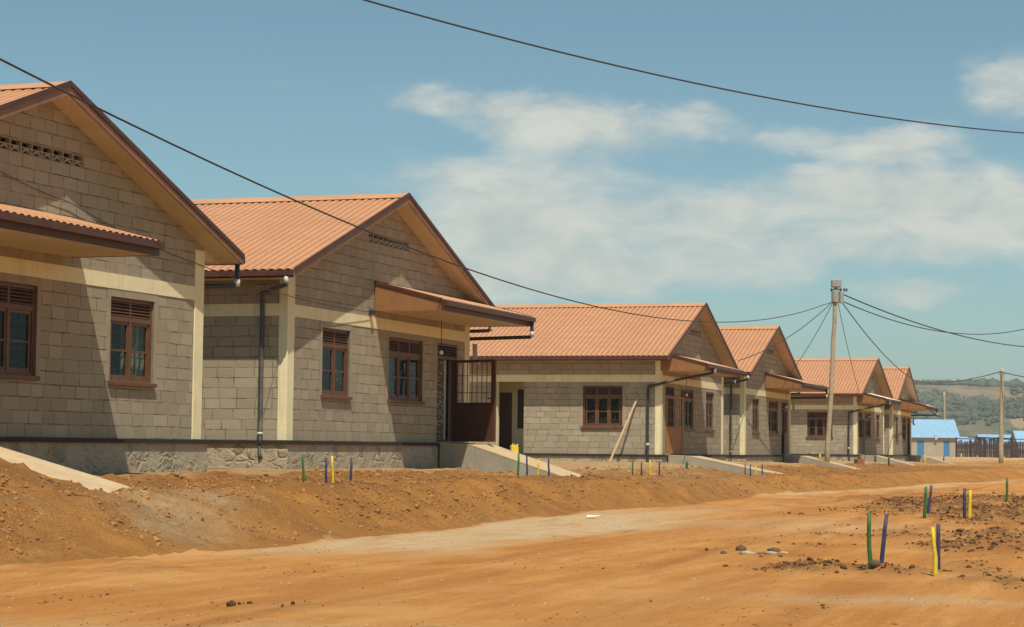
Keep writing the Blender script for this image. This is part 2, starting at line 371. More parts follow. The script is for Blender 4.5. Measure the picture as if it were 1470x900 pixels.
def terrain():
    t = [6.0]
    while t[-1] < 120: t.append(t[-1] * 1.0042)
    while t[-1] < 4500: t.append(t[-1] * 1.06)
    tn = [5.0, 3, 0, -6, -20, -80, -400, -3000]
    t = np.array(tn[::-1] + t)
    s = list(np.arange(-18, -5.0, .058)) + list(np.arange(-5.0, 3, .09))
    a = s[-1]; st = .12
    R = []
    while a < 4000: a += st; st *= 1.22; R.append(a)
    a = s[0]; st = .12; L = []
    while a > -4000: a -= st; st *= 1.18; L.append(a)
    s = np.array(L[::-1] + s + R)
    S, T = np.meshgrid(s, t); Z = ground_rel(S, T) + EYE
    X = S*Nx + T*Dx; Y = S*Ny + T*Dy
    # soil colour masks (r pale strip, g dark turned soil, b light sandy)
    fs = foot_s(T); ts = top_s(T)
    e1 = fbm(S*.8, T*.25, 4, 91); e2 = fbm(S*1.5, T*1.5, 4, 95)
    pale = sst(fs-.1, fs+.25, S)*(1-sst(fs+1.7, fs+3.0, S+e1*1.2))*sst(19, 23, T)*(1-sst(33, 44, T))
    pale = pale + .8*sst(fs-.1, fs+.3, S)*(1-sst(fs+.6, fs+1.8, S+e1))*sst(48, 56, T)*(1-sst(80, 96, T))
    pale = pale + .55*gauss(X, Y, -3.2, 13.0, 4.0, .8) + .6*gauss(X, Y, 3.0, 16.6, 1.2, .6) + .5*gauss(X, Y, 4.5, 33, 2.2, 3)
    bankpale = gauss(X, Y, -3.95, 23.7, .5, .9)*1.1 + gauss(X, Y, -3.7, 26.2, .6, 1.1)*.9 + gauss(X, Y, -5.6, 22.2, .5, .6)*.6 + gauss(X, Y, .2, 33, .5, 1.5)*.4
    pale = np.clip(pale + bankpale*np.clip(.7+2.2*fbm(X*2.5, Y*2.5, 4, 97), 0, 1), 0, 1)
    yardm = sst(-14.6, -13.9, S + e2*.5)*(1-sst(ts-.1, ts+.5, S))*(1-sst(100, 108, T))
    dark = np.clip(.6*yardm*np.clip(.8+e2*1.5, 0, 1) + heaps(X, Y)*1.2, 0, 1)
    bk = sst(ts, ts+.4, S)*(1-sst(fs-.3, fs+.1, S))
    dark = np.clip(dark + .28*bk*np.clip(e2*2+.2, 0, 1), 0, 1)
    sandy = (1-sst(-14.9, -14.2, S + e2*.6)) + .9*gauss(S, T, -14, 52, 2.0, 8)*(.6+e2)
    sandy = np.clip(sandy + .9*gauss(X, Y, -4.2, 24.9, .7, 1.2) + .8*gauss(X, Y, .1, 45.0, .8, 3) + .7*sst(104, 116, T)*(1-sst(150, 190, T))*np.clip(.3+e1*1.6, 0, 1), 0, 1)
    tr = 0
    for c0, w_, a in ((-8.0, .16, .8), (-6.6, .2, .7), (-5.3, .16, .8), (-3.9, .2, .6), (-2.4, .3, .4), (-7.3, .4, .4)):
        cc = c0 + .35*np.sin(T*.09+c0) + .12*np.sin(T*.33+c0*3) + .06*fbm(T*.8, S*0+c0, 2, 300)
        tr = tr + a*np.exp(-((S-cc)/w_)**2)*np.clip(.6+1.6*fbm(T*.25+c0*9, S*.8, 3, 311), 0, 1)
    tr = np.clip(tr, 0, 1)*(1-pale*.7)*sst(fs, fs+.4, S); Z = Z - .022*tr*(T < 100)
    nt, ns = S.shape
    idx = np.arange(nt*ns).reshape(nt, ns)
    F = np.stack([idx[:-1, :-1], idx[:-1, 1:], idx[1:, 1:], idx[1:, :-1]], -1)
    cs = (S[:-1, :-1]+S[1:, 1:])/2; ct = (T[:-1, :-1]+T[1:, 1:])/2
    isroad = (cs > foot_s(ct)) & (cs < foot_s(ct) + 6.5) & (ct > -100) & (ct < 104)
    V = np.stack([X, Y, Z], -1).reshape(-1, 3)
    col = np.stack([pale, dark, sandy, tr], -1).reshape(-1, 4)
    for name, mask, mat in (('ground', ~isroad, 'earth_ground'), ('road', isroad, 'earth_road')):
        f = F[mask].reshape(-1, 4); used, inv = np.unique(f, return_inverse=True)
        f = inv.reshape(-1, 4)
        me = bpy.data.meshes.new(name)
        me.vertices.add(len(used)); me.vertices.foreach_set('co', V[used].ravel())
        me.loops.add(f.size); me.loops.foreach_set('vertex_index', f.ravel())
        me.polygons.add(len(f)); me.polygons.foreach_set('loop_start', np.arange(0, f.size, 4)); me.polygons.foreach_set('loop_total', np.full(len(f), 4))
        me.update(calc_edges=True); me.validate()
        at = me.color_attributes.new('soil', 'FLOAT_COLOR', 'POINT'); at.data.foreach_set('color', col[used].ravel())
        me.shade_smooth(); me.materials.append(MATS[mat])
        if name == 'ground':
            me.materials.append(MATS['earth_road']); mi = (cs[mask] > foot_s(ct[mask])).astype(np.int32); me.polygons.foreach_set('material_index', mi)
        o = bpy.data.objects.new(name, me); C.objects.link(o); tag(o, kind='structure')
    # the earth right of the road is the same dry road earth
terrain()

# clods
ico_bm = bmesh.new(); bmesh.ops.create_icosphere(ico_bm, subdivisions=1, radius=1)
ICOV = np.array([v.co[:] for v in ico_bm.verts]); ICOF = np.array([[v.index for v in f.verts] for f in ico_bm.faces]); ico_bm.free()
def blobs(name, pts, sizes, mat, flat=(.6, .9), rough=.35, label=None, cat=None):
    if name[:4] in ('soil', 'turn', 'scat'): sizes = np.minimum(sizes, .018 if name[:4] == 'scat' else .04)
    n = len(pts); nv = len(ICOV)
    ang = rng.uniform(0, 6.28, n); sc = sizes[:, None]*np.stack([rng.uniform(.7, 1.4, n), rng.uniform(.7, 1.2, n), rng.uniform(*flat, n)], -1)
    base = ICOV[None]*(1 + rng.uniform(-rough, rough, (n, nv, 1)))
    v = base*sc[:, None, :]; c, s_ = np.cos(ang)[:, None], np.sin(ang)[:, None]
    x = v[..., 0]*c - v[..., 1]*s_; y = v[..., 0]*s_ + v[..., 1]*c
    V = np.stack([x, y, v[..., 2]], -1) + pts[:, None, :]
    F = (ICOF[None] + (np.arange(n)*nv)[:, None, None]).reshape(-1, 3)
    me = bpy.data.meshes.new(name); me.vertices.add(n*nv); me.vertices.foreach_set('co', V.ravel())
    me.loops.add(F.size); me.loops.foreach_set('vertex_index', F.ravel())
    me.polygons.add(len(F)); me.polygons.foreach_set('loop_start', np.arange(0, F.size, 3)); me.polygons.foreach_set('loop_total', np.full(len(F), 3))
    me.update(calc_edges=True); me.materials.append(MATS[mat])
    o = bpy.data.objects.new(name, me); C.objects.link(o)
    return o
def scatter_st(n, s0, s1, t0, t1, dens):
    s = rng.uniform(s0, s1, n); t = t0*np.exp(rng.uniform(0, math.log(t1/t0), n))
    keep = rng.uniform(0, 1, n) < dens(s, t); s, t = s[keep], t[keep]
    z = ground_rel(s, t) + EYE
    return np.stack([s*Nx + t*Dx, s*Ny + t*Dy, z], -1)
def d_yard(s, t):
    k = sst(-14.9, -14.0, s)*(1-sst(foot_s(t)-.5, foot_s(t), s)); return k*np.clip(.45 + 1.7*fbm(s*1.1, t*1.1, 3, 101), .03, 1)
p = scatter_st(75000, -15.2, -10, 14, 105, d_yard)
tag(blobs('soil_clods', p, rng.lognormal(-4.25, .55, len(p)), 'dirt_clod'), 'loose brown soil clods on the yard edge and roadside bank', 'soil clods', kind='stuff')
def d_heap(s, t):
    X = s*Nx+t*Dx; Y = s*Ny+t*Dy; return heaps(X, Y)**1.6
p = scatter_st(90000, -7, 3, 14, 70, d_heap)
tag(blobs('turned_soil_lumps', p, rng.lognormal(-4.3, .5, len(p)), 'dark_clod'), 'dark lumps of freshly turned soil around the stakes right of the road', 'soil lumps', kind='stuff')
p = scatter_st(3500, -13, 2, 9, 80, lambda s, t: np.clip(.5+1.5*fbm(s*.5, t*.5, 3, 120), .1, 1))
tag(blobs('scattered_pebbles', p, rng.lognormal(-5.0, .5, len(p)), 'pale_stone'), 'small pale pebbles scattered over the dirt road and bank', 'pebbles', kind='stuff')
p = scatter_st(9000, -10, 2, 9, 70, lambda s, t: np.clip(.4+1.5*fbm(s*.5, t*.5, 3, 130), .05, 1))
tag(blobs('scattered_crumbs', p, rng.lognormal(-5.0, .5, len(p)), 'dirt_clod'), 'small dark earth crumbs scattered over the dirt road', 'earth crumbs', kind='stuff')

# ------------------------------------------------------------ houses
W = 9.575; DEP = 10.0; E_ = .595; O_ = .389; ZA = 5.032; ZE = 3.058; SL = (ZA-ZE)/(W/2+E_)
HB = 2.27; HT = 2.495
def ztop(u): return ZE + SL*((u + E_) if u < W/2 else (W + E_ - u))
def wall(mb, L, H, th, ops, m, off=0):
    cur = off
    for a0, a1, z0, z1 in sorted(ops):
        if a0 > cur: m(cur, a0, 0, th, 0, H)
        if z0 > 0: m(a0, a1, 0, th, 0, z0)
        if z1 < H: m(a0, a1, 0, th, z1, H)
        cur = a1
    if cur < L: m(cur, L, 0, th, 0, H)
def corr(mb, p0, du, L, ds, pitch=.165, amp=.02):
    """ribbed sheet: p0 corner, du unit vector along the eave, ds full vector up the slope"""
    du = Vector(du); ds = Vector(ds); p0 = Vector(p0); nrm = du.cross(ds).normalized()
    if nrm.z < 0: nrm = -nrm
    n = int(L/pitch); prof = []
    for i in range(n+1):
        x = i*pitch
        for a, h in ((0, 0), (.38, 0), (.46, 1), (.92, 1)):
            if x + a*pitch <= L: prof.append((x + a*pitch, h*amp))
    prof.append((L, 0))
    vs = []
    mb.rib = getattr(mb, 'rib', []) + [h/amp for x, h in prof for _ in (0, 1)]
    for x, h in prof: q = p0 + du*x + nrm*h; vs += [tuple(q), tuple(q+ds)]
    mb.add(vs, [(2*i, 2*i+2, 2*i+3, 2*i+1) for i in range(len(prof)-1)])

def window(parent, fm, a0, a1, z0, z1, ncas, curtain=(.0, 1.0), cmat='lace_curtain', open_leaf=None):
    y = .07; zt = z1 - .33; fw = .055
    f = MB(fm)
    f.box(a0, a0+fw, y-.03, y+.04, z0, z1); f.box(a1-fw, a1, y-.03, y+.04, z0, z1)
    f.box(a0+fw, a1-fw, y-.03, y+.04, z1-fw, z1); f.box(a0+fw, a1-fw, y-.03, y+.04, z0, z0+.05); f.box(a0+fw, a1-fw, y-.035, y+.04, zt-.03, zt+.04)
    wc = (a1-a0-2*fw)/ncas
    for i in range(ncas):
        c0 = a0+fw+i*wc; c1 = c0+wc
        if i: f.box(c0-.025, c0+.025, y-.033, y+.037, z0+.05, zt-.03); f.box(c0-.02, c0+.02, y-.028, y+.03, zt+.04, z1-fw)
        r = .04
        f.box(c0+.026, c0+.026+r, y-.02, y+.02, z0+.052, zt-.032); f.box(c1-.026-r, c1-.026, y-.02, y+.02, z0+.052, zt-.032)
        f.box(c0+.026+r, c1-.026-r, y-.02, y+.02, z0+.052, z0+.10); f.box(c0+.026+r, c1-.026-r, y-.02, y+.02, zt-.08, zt-.032)
        zm = (z0+zt)/2; f.box(c0+.026+r, c1-.026-r, y-.016, y+.016, zm-.014, zm+.014)
    w = f.build('window', 'window_brown', parent)
    lv = MB(fm)
    for i in range(5):
        z = zt + .055 + i*.049
        lv.prism([(a0+fw, y-.03, z-.004), (a0+fw, y+.03, z+.038), (a0+fw, y+.03, z+.047), (a0+fw, y-.03, z+.006)], (a1-a0-2*fw, 0, 0))
    lv.build('louvre', 'window_brown', w)
    MB(fm).box(a0+fw, a1-fw, y+.002, y+.006, z0+.05, zt).build('pane', 'window_glass', w)
    MB(fm).box(a0-.04, a1+.04, -.06, y+.06, z0-.065, z0-.002).build('sill', 'window_brown', w, bevel=.006)
    MB(fm).box(a0-.1, a1+.1, -.006, .15, z1, HB-.002).build('lintel', 'plaster_grey', w)
    for q0, q1 in ((a0-.09, a0), (a1, a1+.09)): MB(fm).box(q0, q1, -.005, .1, z0-.002, z1-.002).build('surround', 'plaster_grey', w)
    gr = MB(fm); ng = ncas*4
    for i in range(1, ng):
        x = a0+fw + (a1-a0-2*fw)*i/ng; gr.box(x-.006, x+.006, y+.05, y+.062, z0+.05, zt-.03)
    for i in range(1, 5):
        z = z0 + (zt-z0)*i/5; gr.box(a0+fw, a1-fw, y+.046, y+.052, z-.006, z+.006)
    gr.build('grille', 'dark_brown_trim', w)
    c = MB(fm); ca, cb = a0 + (a1-a0)*curtain[0], a0 + (a1-a0)*curtain[1]; n = int((cb-ca)/.035) + 2
    vs = []
    for i in range(n+1):
        x = ca + (cb-ca)*i/n; yy = y + .09 + .022*math.sin(i*1.35) + .01*math.sin(i*.4)
        vs += [(x, yy, z0-.02), (x, yy, zt+.03)]
    c.add(vs, [(2*i, 2*i+2, 2*i+3, 2*i+1) for i in range(n)]); c.smooth = True
    c.build('curtain', cmat, w)
    return w

def door(parent, u0, u1, hinge, theta, mat, curtain=True):
    f = MB(); y = .06; z1 = 2.17; zt = 1.86
    for a, b_ in ((u0, u0+.055), (u1-.055, u1)): f.box(a, b_, y-.04, y+.05, 0, z1)
    f.box(u0+.055, u1-.055, y-.04, y+.05, z1-.05, z1); f.box(u0+.055, u1-.055, y-.04, y+.05, zt-.03, zt+.03)
    for i in range(4):
        z = zt+.045+i*.052; f.prism([(u0+.055, y-.03, z), (u0+.055, y+.03, z+.04), (u0+.055, y+.03, z+.05), (u0+.055, y-.03, z+.01)], (u1-u0-.11, 0, 0))
    d = f.build('door', 'door_brown', parent)
    MB().box(u0-.02, u1+.02, -.09, .2, -.002, .03).build('threshold', 'concrete', d)
    MB().box(u0-.1, u1+.1, -.006, .15, z1, HB-.002).build('lintel', 'plaster_grey', d)
    Lw = u1-u0-.12; sg = 1 if hinge == 'L' else -1
    l = MB()
    def bx(a, b_, z0, z1_, t=.022): l.box(min(sg*a, sg*b_), max(sg*a, sg*b_), -t, t, z0, z1_)
    zs = .80; zt2 = 1.80
    bx(0, .06, 0, zt2); bx(Lw-.06, Lw+.05, 0, zt2); bx(.06, Lw-.06, 0, .06); bx(.06, Lw-.06, zt2-.06, zt2); bx(.06, Lw-.06, zs, zs+.06)
    bx(.06, Lw-.06, .06, zs, .008)
    for i in range(1, 7): x = .06 + (Lw-.12)*i/7; bx(x-.007, x+.007, zs+.06, zt2-.06, .007)
    for z in (1.08, 1.45): bx(.06, Lw-.06, z-.006, z+.006, .009)
    bx(Lw-.13, Lw-.09, .93, .95, .05); bx(Lw-.15, Lw-.09, .95, .965, .06)
    o = l.build('door_leaf', mat, d)
    o.location = (u0+.06 if hinge == 'L' else u1-.06, y-.02-.03, .035); o.rotation_euler = (0, 0, -theta if hinge == 'L' else theta)
    if curtain:
        c = MB(); n = 26; vs = []
        for i in range(n+1):
            x = u0+.06 + (u1-u0)*.62*i/n; yy = y+.12+.03*math.sin(i*1.2)
            vs += [(x, yy, .06), (x, yy, zt-.02)]
        c.add(vs, [(2*i, 2*i+2, 2*i+3, 2*i+1) for i in range(n)]); c.smooth = True
        c.build('curtain', 'lace_curtain', d)
        MB().box(u0+(u1-u0)*.69, u0+(u1-u0)*.78, y+.1, y+.13, .06, zt-.03).build('curtain', 'plain_curtain', d)
    return d

def house(idx, X, Z, srel, yaw, typ, label, theta, dmat='door_brown', side_feats=False, glare=False, gpipe=None):
    rz = math.pi/2 - yaw
    H = empty('block_house', (X, Z, srel+EYE), rz); tag(H, label, 'house', 'concrete block houses in a row beside the dirt road')
    A = typ == 'A'
    mir = (lambda a, b_: (W-b_, W-a)) if A else (lambda a, b_: (a, b_))
    sw = mir(1.56, 2.86); bw = mir(4.84, 6.73); dr = mir(7.62, 8.84)
    vent = (3.72, 5.86, 3.98, 4.17)
    front = lambda p: p
    side = lambda p: (p[1], p[0], p[2])
    back = lambda p: (p[0], DEP-p[1], p[2])
    rside = lambda p: (W-p[1], p[0], p[2])
    # ---- walls
    mb = MB(); th = .2
    wall(mb, W, HT, th, [(*sw, .87, 2.15), (*bw, .87, 2.15), (*dr, 0, 2.17)], mb.box)
    def gable(m, ops=True):
        top = lambda u: ztop(u) - .07
        zz = HT; a, b_, z0, z1 = vent
        if ops:
            # pieces around the vent opening
            ua = (z0 + .07 - ZE)/SL - E_; 
            m.prism([(0, 0, zz), (W, 0, zz), (W, 0, top(W)), (W-ua, 0, z0), (ua, 0, z0), (0, 0, top(0))], (0, th, 0))
            ub = (z1 + .07 - ZE)/SL - E_
            m.prism([(ua, 0, z0), (a, 0, z0), (a, 0, z1), (ub, 0, z1)], (0, th, 0))
            m.prism([(b_, 0, z0), (W-ua, 0, z0), (W-ub, 0, z1), (b_, 0, z1)], (0, th, 0))
            m.prism([(ub, 0, z1), (W-ub, 0, z1), (W/2, 0, top(W/2))], (0, th, 0))
        else:
            m.prism([(0, 0, zz), (W, 0, zz), (W, 0, top(W)), (W/2, 0, top(W/2)), (0, 0, top(0))], (0, th, 0))
    gable(mb)
    zs = 3.2
    ops = [(1.21, 2.5, .87, 2.15), (4.45, 5.35, 0, 2.27)] if side_feats else []
    ms = MB(side)
    wall(ms, DEP-th, zs, th, ops, ms.box, th)
    mb.v += []; n0 = len(mb.v); mb.v += ms.v; mb.f += [tuple(i+n0 for i in f) for f in ms.f]
    mb.box(W-th, W, th, DEP-th, 0, zs)
    m2 = MB(back); m2.box(0, W, 0, th, 0, HT); gable(m2, False); n0 = len(mb.v); mb.v += m2.v; mb.f += [tuple(i+n0 for i in f) for f in m2.f]
    wl = mb.build('wall', 'concrete_block', H)
    # honeycomb vent
    v = MB(); a, b_, z0, z1 = vent; nb = 8; bwid = (b_-a)/nb
    for i in range(nb+1):
        x = a + i*bwid; v.box(max(a, x-.012), min(b_, x+.012), .012, .1, z0, z1)
    for zq in (z0, (z0+z1)/2-.008, z1-.016): v.box(a, b_, .014, .098, zq, zq+.016)
    for i in range(nb):
        x = a + (i+.5)*bwid
        v.prism([(x-bwid/2+.012, .016, z0+.02), (x-.03, .016, (z0+z1)/2), (x+.03, .016, (z0+z1)/2), (x+bwid/2-.012, .016, z0+.02), (x+bwid/2-.03, .016, z0+.016), (x, .016, (z0+z1)/2-.03), (x-bwid/2+.03, .016, z0+.016)], (0, .08, 0))
    v.build('vent', 'plaster_grey', H)
    # ---- frame
    m = MB(); m.box(.28, W-.28, -.012, .19, HB, HT)
    s_ = MB(side); s_.box(.16, DEP-.16, -.012, .19, HB, HT); n0 = len(m.v); m.v += s_.v; m.f += [tuple(i+n0 for i in f) for f in s_.f]
    s_ = MB(rside); s_.box(.16, DEP-.16, -.012, .19, HB, HT); n0 = len(m.v); m.v += s_.v; m.f += [tuple(i+n0 for i in f) for f in s_.f]
    m.build('ring_beam', 'cream_plaster', H)
    for (x0, x1, y0, y1, zt) in ((-.016, .285, -.016, .165, 3.10), (W-.285, W+.016, -.016, .165, 3.10), (-.016, .165, DEP-.285, DEP+.016, 3.1), (W-.165, W+.016, DEP-.285, DEP+.016, 3.1)):
        MB().box(x0, x1, y0, y1, 0.001, zt).build('column', 'cream_plaster', H, bevel=.008)
    # ---- plinth and slab
    MB().box(-.09, W+.09, -.09, DEP+.09, -1.1, -.065).build('plinth', 'rubble_plinth', H)
    MB().box(-.13, W+.13, -.13, DEP+.13, -.065, -.001).build('floor_slab', 'slab_dark', H)
    # ---- openings
    window(H, front, *sw, .87, 2.15, 2, (.55, 1) if typ == 'B' else (.45, 1), 'plain_curtain' if typ == 'A' else 'lace_curtain')
    window(H, front, *bw, .87, 2.15, 3, (.0, .62), 'lace_curtain' if typ == 'B' else 'plain_curtain')
    door(H, *dr, 'R' if not A else 'L', theta, dmat)
    if side_feats:
        window(H, side, 1.21, 2.5, .87, 2.15, 3, (0, 1))
        # porch recess with its own inner walls, a dark door and a narrow window
        r = MB(); r.box(1.2, 1.3, 4.25, 6.4, 0, 2.6); r.box(.2, 1.2, 4.25, 4.43, 0, 2.6); r.box(.2, 1.2, 6.3, 6.4, 0, 2.6); r.box(.2, 1.2, 4.43, 6.3, 2.45, 2.55)
        r.box(.0, .2, 5.335, 5.36, 0, 2.268)
        pr = r.build('porch', 'cream_plaster', H)
        MB().box(1.14, 1.198, 5.22, 5.75, 0.01, 1.95).build('porch_door', 'door_brown', pr)
        MB().box(1.15, 1.198, 4.72, 5.02, .8, 2.05).build('porch_window', 'interior_dark', pr)
    # ---- roof
    L = DEP + 2*O_
    run = W/2 + E_
    rf = MB()
    corr(rf, (-E_, -O_, ZE), (0, 1, 0), L, (run, 0, ZA-ZE)); corr(rf, (W+E_, -O_, ZE), (0, 1, 0), L, (-run, 0, ZA-ZE))
    roof = rf.build('roof', 'salmon_roof', H, recalc=False)
    for sg in (1, -1):
        x1 = W/2 + sg*.33; z1 = ZA - .33*SL + .036
        r_ = MB().prism([(W/2, -O_-.02, ZA+.045), (x1, -O_-.02, z1), (x1, -O_-.02, z1+.006), (W/2, -O_-.02, ZA+.053)], (0, L+.04, 0)); r_.rib = [1]*8; r_.build('ridge_cap', 'salmon_roof', roof)
    for y0, y1 in ((-O_-.024, -O_), (DEP+O_, DEP+O_+.024)):
        for sg in (1, -1):
            xe = W/2 - sg*(run+.02); ze = ZE - .02*SL
            o = MB().prism([(xe, y0, ze-.13), (W/2, y0, ZA-.145), (W/2, y0, ZA+.03), (xe, y0, ze+.03)], (0, y1-y0, 0)).build('barge_board', 'barge_brown', roof)
    for y0 in (-O_-.045, DEP+O_+.025):
        for sg in (1, -1):
            xe = W/2 - sg*(run+.03); ze = ZE - .03*SL
            MB().prism([(xe, y0, ze-.03), (W/2, y0, ZA-.02), (W/2, y0, ZA+.056), (xe, y0, ze+.046)], (0, .02, 0)).build('edge_trim', 'dark_brown_trim', roof)
    for sg in (1, -1):
        for y0, y1 in ((-O_, -.002), (DEP+.002, DEP+O_)):
            xe = W/2 - sg*(run-.02); ze = ZE + .02*SL
            MB().prism([(xe, y0, ze-.13), (W/2, y0, ZA-.13), (W/2, y0, ZA-.115), (xe, y0, ze-.115)], (0, y1-y0, 0)).build('soffit', 'soffit_board', roof)
    for x0, x1 in ((-E_+.02, -.018), (W+.018, W+E_-.02)): MB().box(x0, x1, .0, DEP, ZE-.13, ZE-.115).build('soffit', 'soffit_board', roof)
    # boxed eave ends
    for x0, x1 in ((-E_+.02, -.0), (W+.0, W+E_-.02)):
        xo = x0 if x0 < 0 else x1; xi = x1 if x0 < 0 else x0
        MB().prism([(xo, -.012, ZE-.12), (xi, -.012, ZE-.12), (xi, -.012, ztop(0)-.12)], (0, .01, 0)).build('eave_end_board', 'soffit_board', roof)
    for x0, x1 in ((-E_-.005, -E_+.02), (W+E_-.02, W+E_+.005)): MB().box(x0, x1, -O_, DEP+O_, ZE-.14, ZE-.005).build('fascia', 'dark_brown_trim', roof)
    for x0, x1 in ((-E_-.115, -E_-.007), (W+E_+.007, W+E_+.115)):
        g = MB(); z0, z1 = ZE-.115, ZE-.015
        g.box(x0, x1, -O_, DEP+O_, z0, z0+.008); g.box(x0, x0+.008, -O_, DEP+O_, z0+.008, z1); g.box(x1-.008, x1, -O_, DEP+O_, z0+.008, z1); g.box(x0, x1, -O_-.008, -O_, z0, z1)
        g.build('gutter', 'dark_brown_trim', roof)
    # ---- eave pipes (near corner)
    def pipe(pts, r=.04, mat='grey_pipe', par=H, nm='downpipe'):
        return MB().tube(pts, r, 10).build(nm, mat, par)
    gx = -E_-.06
    if not A:
        pipe([(gx, -.28, ZE-.11), (gx, -.28, 2.86), (gx+.02, -.26, 2.79), (-.22, .42, 2.66), (-.09, .47, 2.58), (-.075, .47, 2.4), (-.075, .47, -.25), (-.11, .43, -.32)], .042)
        MB().tube([(gx, -.28, 2.93), (gx, -.28, 2.8)], .052, 10).build('pipe_joint', 'pale_fitting', H)
        for z in (.1,): MB().tube([(-.075, .47, z), (-.075, .47, z+.05)], .052, 10).build('pipe_clip', 'pale_fitting', H)
    gx2 = W+E_+.06
    pipe([(gx2, -.28, ZE-.11), (gx2, -.28, 2.62), (gx2-.04, -.24, 2.57), (W+.1, .35, 2.52), (W+.075, .4, 2.45), (W+.075, .4, -.3)], .042, 'dark_pipe')
    MB().tube([(gx2, -.28, 2.68), (gx2, -.28, 2.56)], .052, 10).build('pipe_joint', 'pale_fitting', H)
    # ---- canopy
    c0, c1 = mir(4.03, 9.6); cd = 1.45; zt0, zt1, zso = 3.2, 2.83, 2.63
    cp = MB(); corr(cp, (c0, -cd-.03, zt1), (1, 0, 0), c1-c0, (0, cd+.03, zt0-zt1))
    can = cp.build('canopy', 'glare_roof' if glare else 'salmon_roof', H, recalc=False)
    fl = MB(); fl.box(c0-.02, c1+.02, -cd-.024, -cd, zso-.01, zt1-.012); fl.build('fascia', 'dark_brown_trim', can)
    MB().box(c0+.03, c1-.03, -cd, -.015, zso, zso+.015).build('soffit', 'soffit_board', can)
    for x in (c0, c1-.025): MB().prism([(x, -cd, zso-.008), (x, -.02, zso-.008), (x, -.02, zt0-.03), (x, -cd, zt1-.025)], (.025, 0, 0)).build('end_panel', 'end_panel_wood', can)
    for x in (c0-.03, c1+.002): MB().prism([(x, -cd-.03, zt1-.03), (x, -.016, zt0-.03), (x, -.016, zt0+.03), (x, -cd-.03, zt1+.028)], (.028, 0, 0)).build('edge_trim', 'dark_brown_trim', can)
    g = MB(); y0 = -cd-.13; y1 = -cd-.026; z0, z1 = zt1-.115, zt1-.015
    gc0 = c0 + (0 if A else .05); g.box(gc0, c1, y0, y1, z0, z0+.008); g.box(gc0, c1, y0, y0+.008, z0+.008, z1); g.box(gc0, c1, y1-.008, y1, z0+.008, z1); g.box(gc0, gc0+.008, y0+.008, y1-.008, z0+.008, z1); g.box(c1-.008, c1, y0+.008, y1-.008, z0+.008, z1)
    g.build('gutter', 'dark_brown_trim', can)
    if not A:
        MB().tube([(c1-.12, -cd-.08, z0+.02), (c1-.12, -cd-.08, 2.44), (c1-.1, -cd-.04, 2.38), (W+.18, .1, 2.36), (W+.1, .34, 2.33)], .042, 10).build('canopy_pipe', 'dark_pipe', H)
        MB().tube([(c1-.12, -cd-.08, 2.5), (c1-.12, -cd-.08, 2.38)], .052, 10).build('pipe_joint', 'pale_fitting', H)
        MB().tube([(W+.06, -.12, 2.24), (W+.09, -.12, 1.86), (W+.04, -.2, 1.8)], .055, 10).build('overflow_pipe', 'pale_fitting', H)
    elif gpipe:
        cx = c0 + gpipe
        MB().tube([(cx, -cd-.08, z0+.02), (cx, -cd-.08, 2.62), (cx-.03, -cd-.02, 2.58), (.02, -.22, 2.28), (-.075, .0, 2.2), (-.09, .36, 2.14), (-.09, .37, 2.0), (-.09, .37, -.2), (-.13, .33, -.3)], .042, 10).build('canopy_pipe', 'dark_pipe', H)
        MB().tube([(cx, -cd-.08, 2.72), (cx, -cd-.08, 2.58)], .055, 10).build('pipe_joint', 'pale_fitting', H)
        MB().tube([(-.09, .37, .28), (-.09, .37, .36)], .055, 10).build('pipe_clip', 'pale_fitting', H)
    # bulb on a cord
    bu = (mir(7.05, 7.15)); bx = (bu[0]+bu[1])/2
    cord = MB().tube([(bx, -.28, zso), (bx, -.28, 1.98)], .008, 6).build('bulb_cord', 'cable_black', H)
    b_ = MB(); bmv = []
    for i in range(7):
        a = math.pi*i/6; r = .04*math.sin(a)+.006; bmv.append((bx, -.28, 1.98-.05*(1-math.cos(a)), r))
    vs = []; fs = []
    for i, q in enumerate(bmv):
        for j in range(10): tt = 2*math.pi*j/10; vs.append((q[0]+q[3]*math.cos(tt), q[1]+q[3]*math.sin(tt), q[2]))
    fs = [(i*10+j, i*10+(j+1) % 10, (i+1)*10+(j+1) % 10, (i+1)*10+j) for i in range(6) for j in range(10)] + [tuple(range(10)), tuple(range(60, 70))]
    b_.add(vs, fs); b_.smooth = True; b_.build('bulb', 'bulb_white', cord)
    # ---- ramp (its own thing: poured on the ground)
    d0, d1 = dr[0]-.15, dr[1]+.12
    rlen = {0: 3.6, 1: 3.05, 2: 3.9, 3: 3.4, 4: 3.2, 5: 3.0}[idx]
    R = empty('ramp', (X, Z, srel+EYE), rz)
    tag(R, {0: 'dusty ramp at the left edge below the nearest house', 1: 'grey concrete ramp below the open brown grille door', 2: 'pale concrete ramp below the orange brown door of the third house',
            3: 'short concrete ramp at the door of the fourth house', 4: 'concrete ramp at the door of the fifth house behind the leaning pole', 5: 'small ramp at the door of the farthest salmon roofed house'}[idx], 'ramp', 'concrete door ramps')
    dn = .72 if idx < 2 else .62
    MB().prism([(d0, -.135, -1.3), (d0, -.135, -.012), (d0, -.85, -.03), (d0, -rlen, -dn), (d0, -rlen-.3, -dn-.12), (d0, -rlen-.3, -1.5)], (d1-d0, 0, 0)).build('ramp_body', 'concrete', R)
    MB().prism([(d0-.004, -.136, -.01), (d0-.004, -.85, -.028), (d0-.004, -rlen, -dn+.002), (d0-.004, -rlen-.3, -dn-.115), (d0-.004, -rlen-.3, -dn-.135), (d0-.004, -rlen, -dn-.022), (d0-.004, -.85, -.055), (d0-.004, -.136, -.035)], (d1-d0+.008, 0, 0)).build('ramp_surface', 'ramp_top', R)
    return H
y0 = .321082
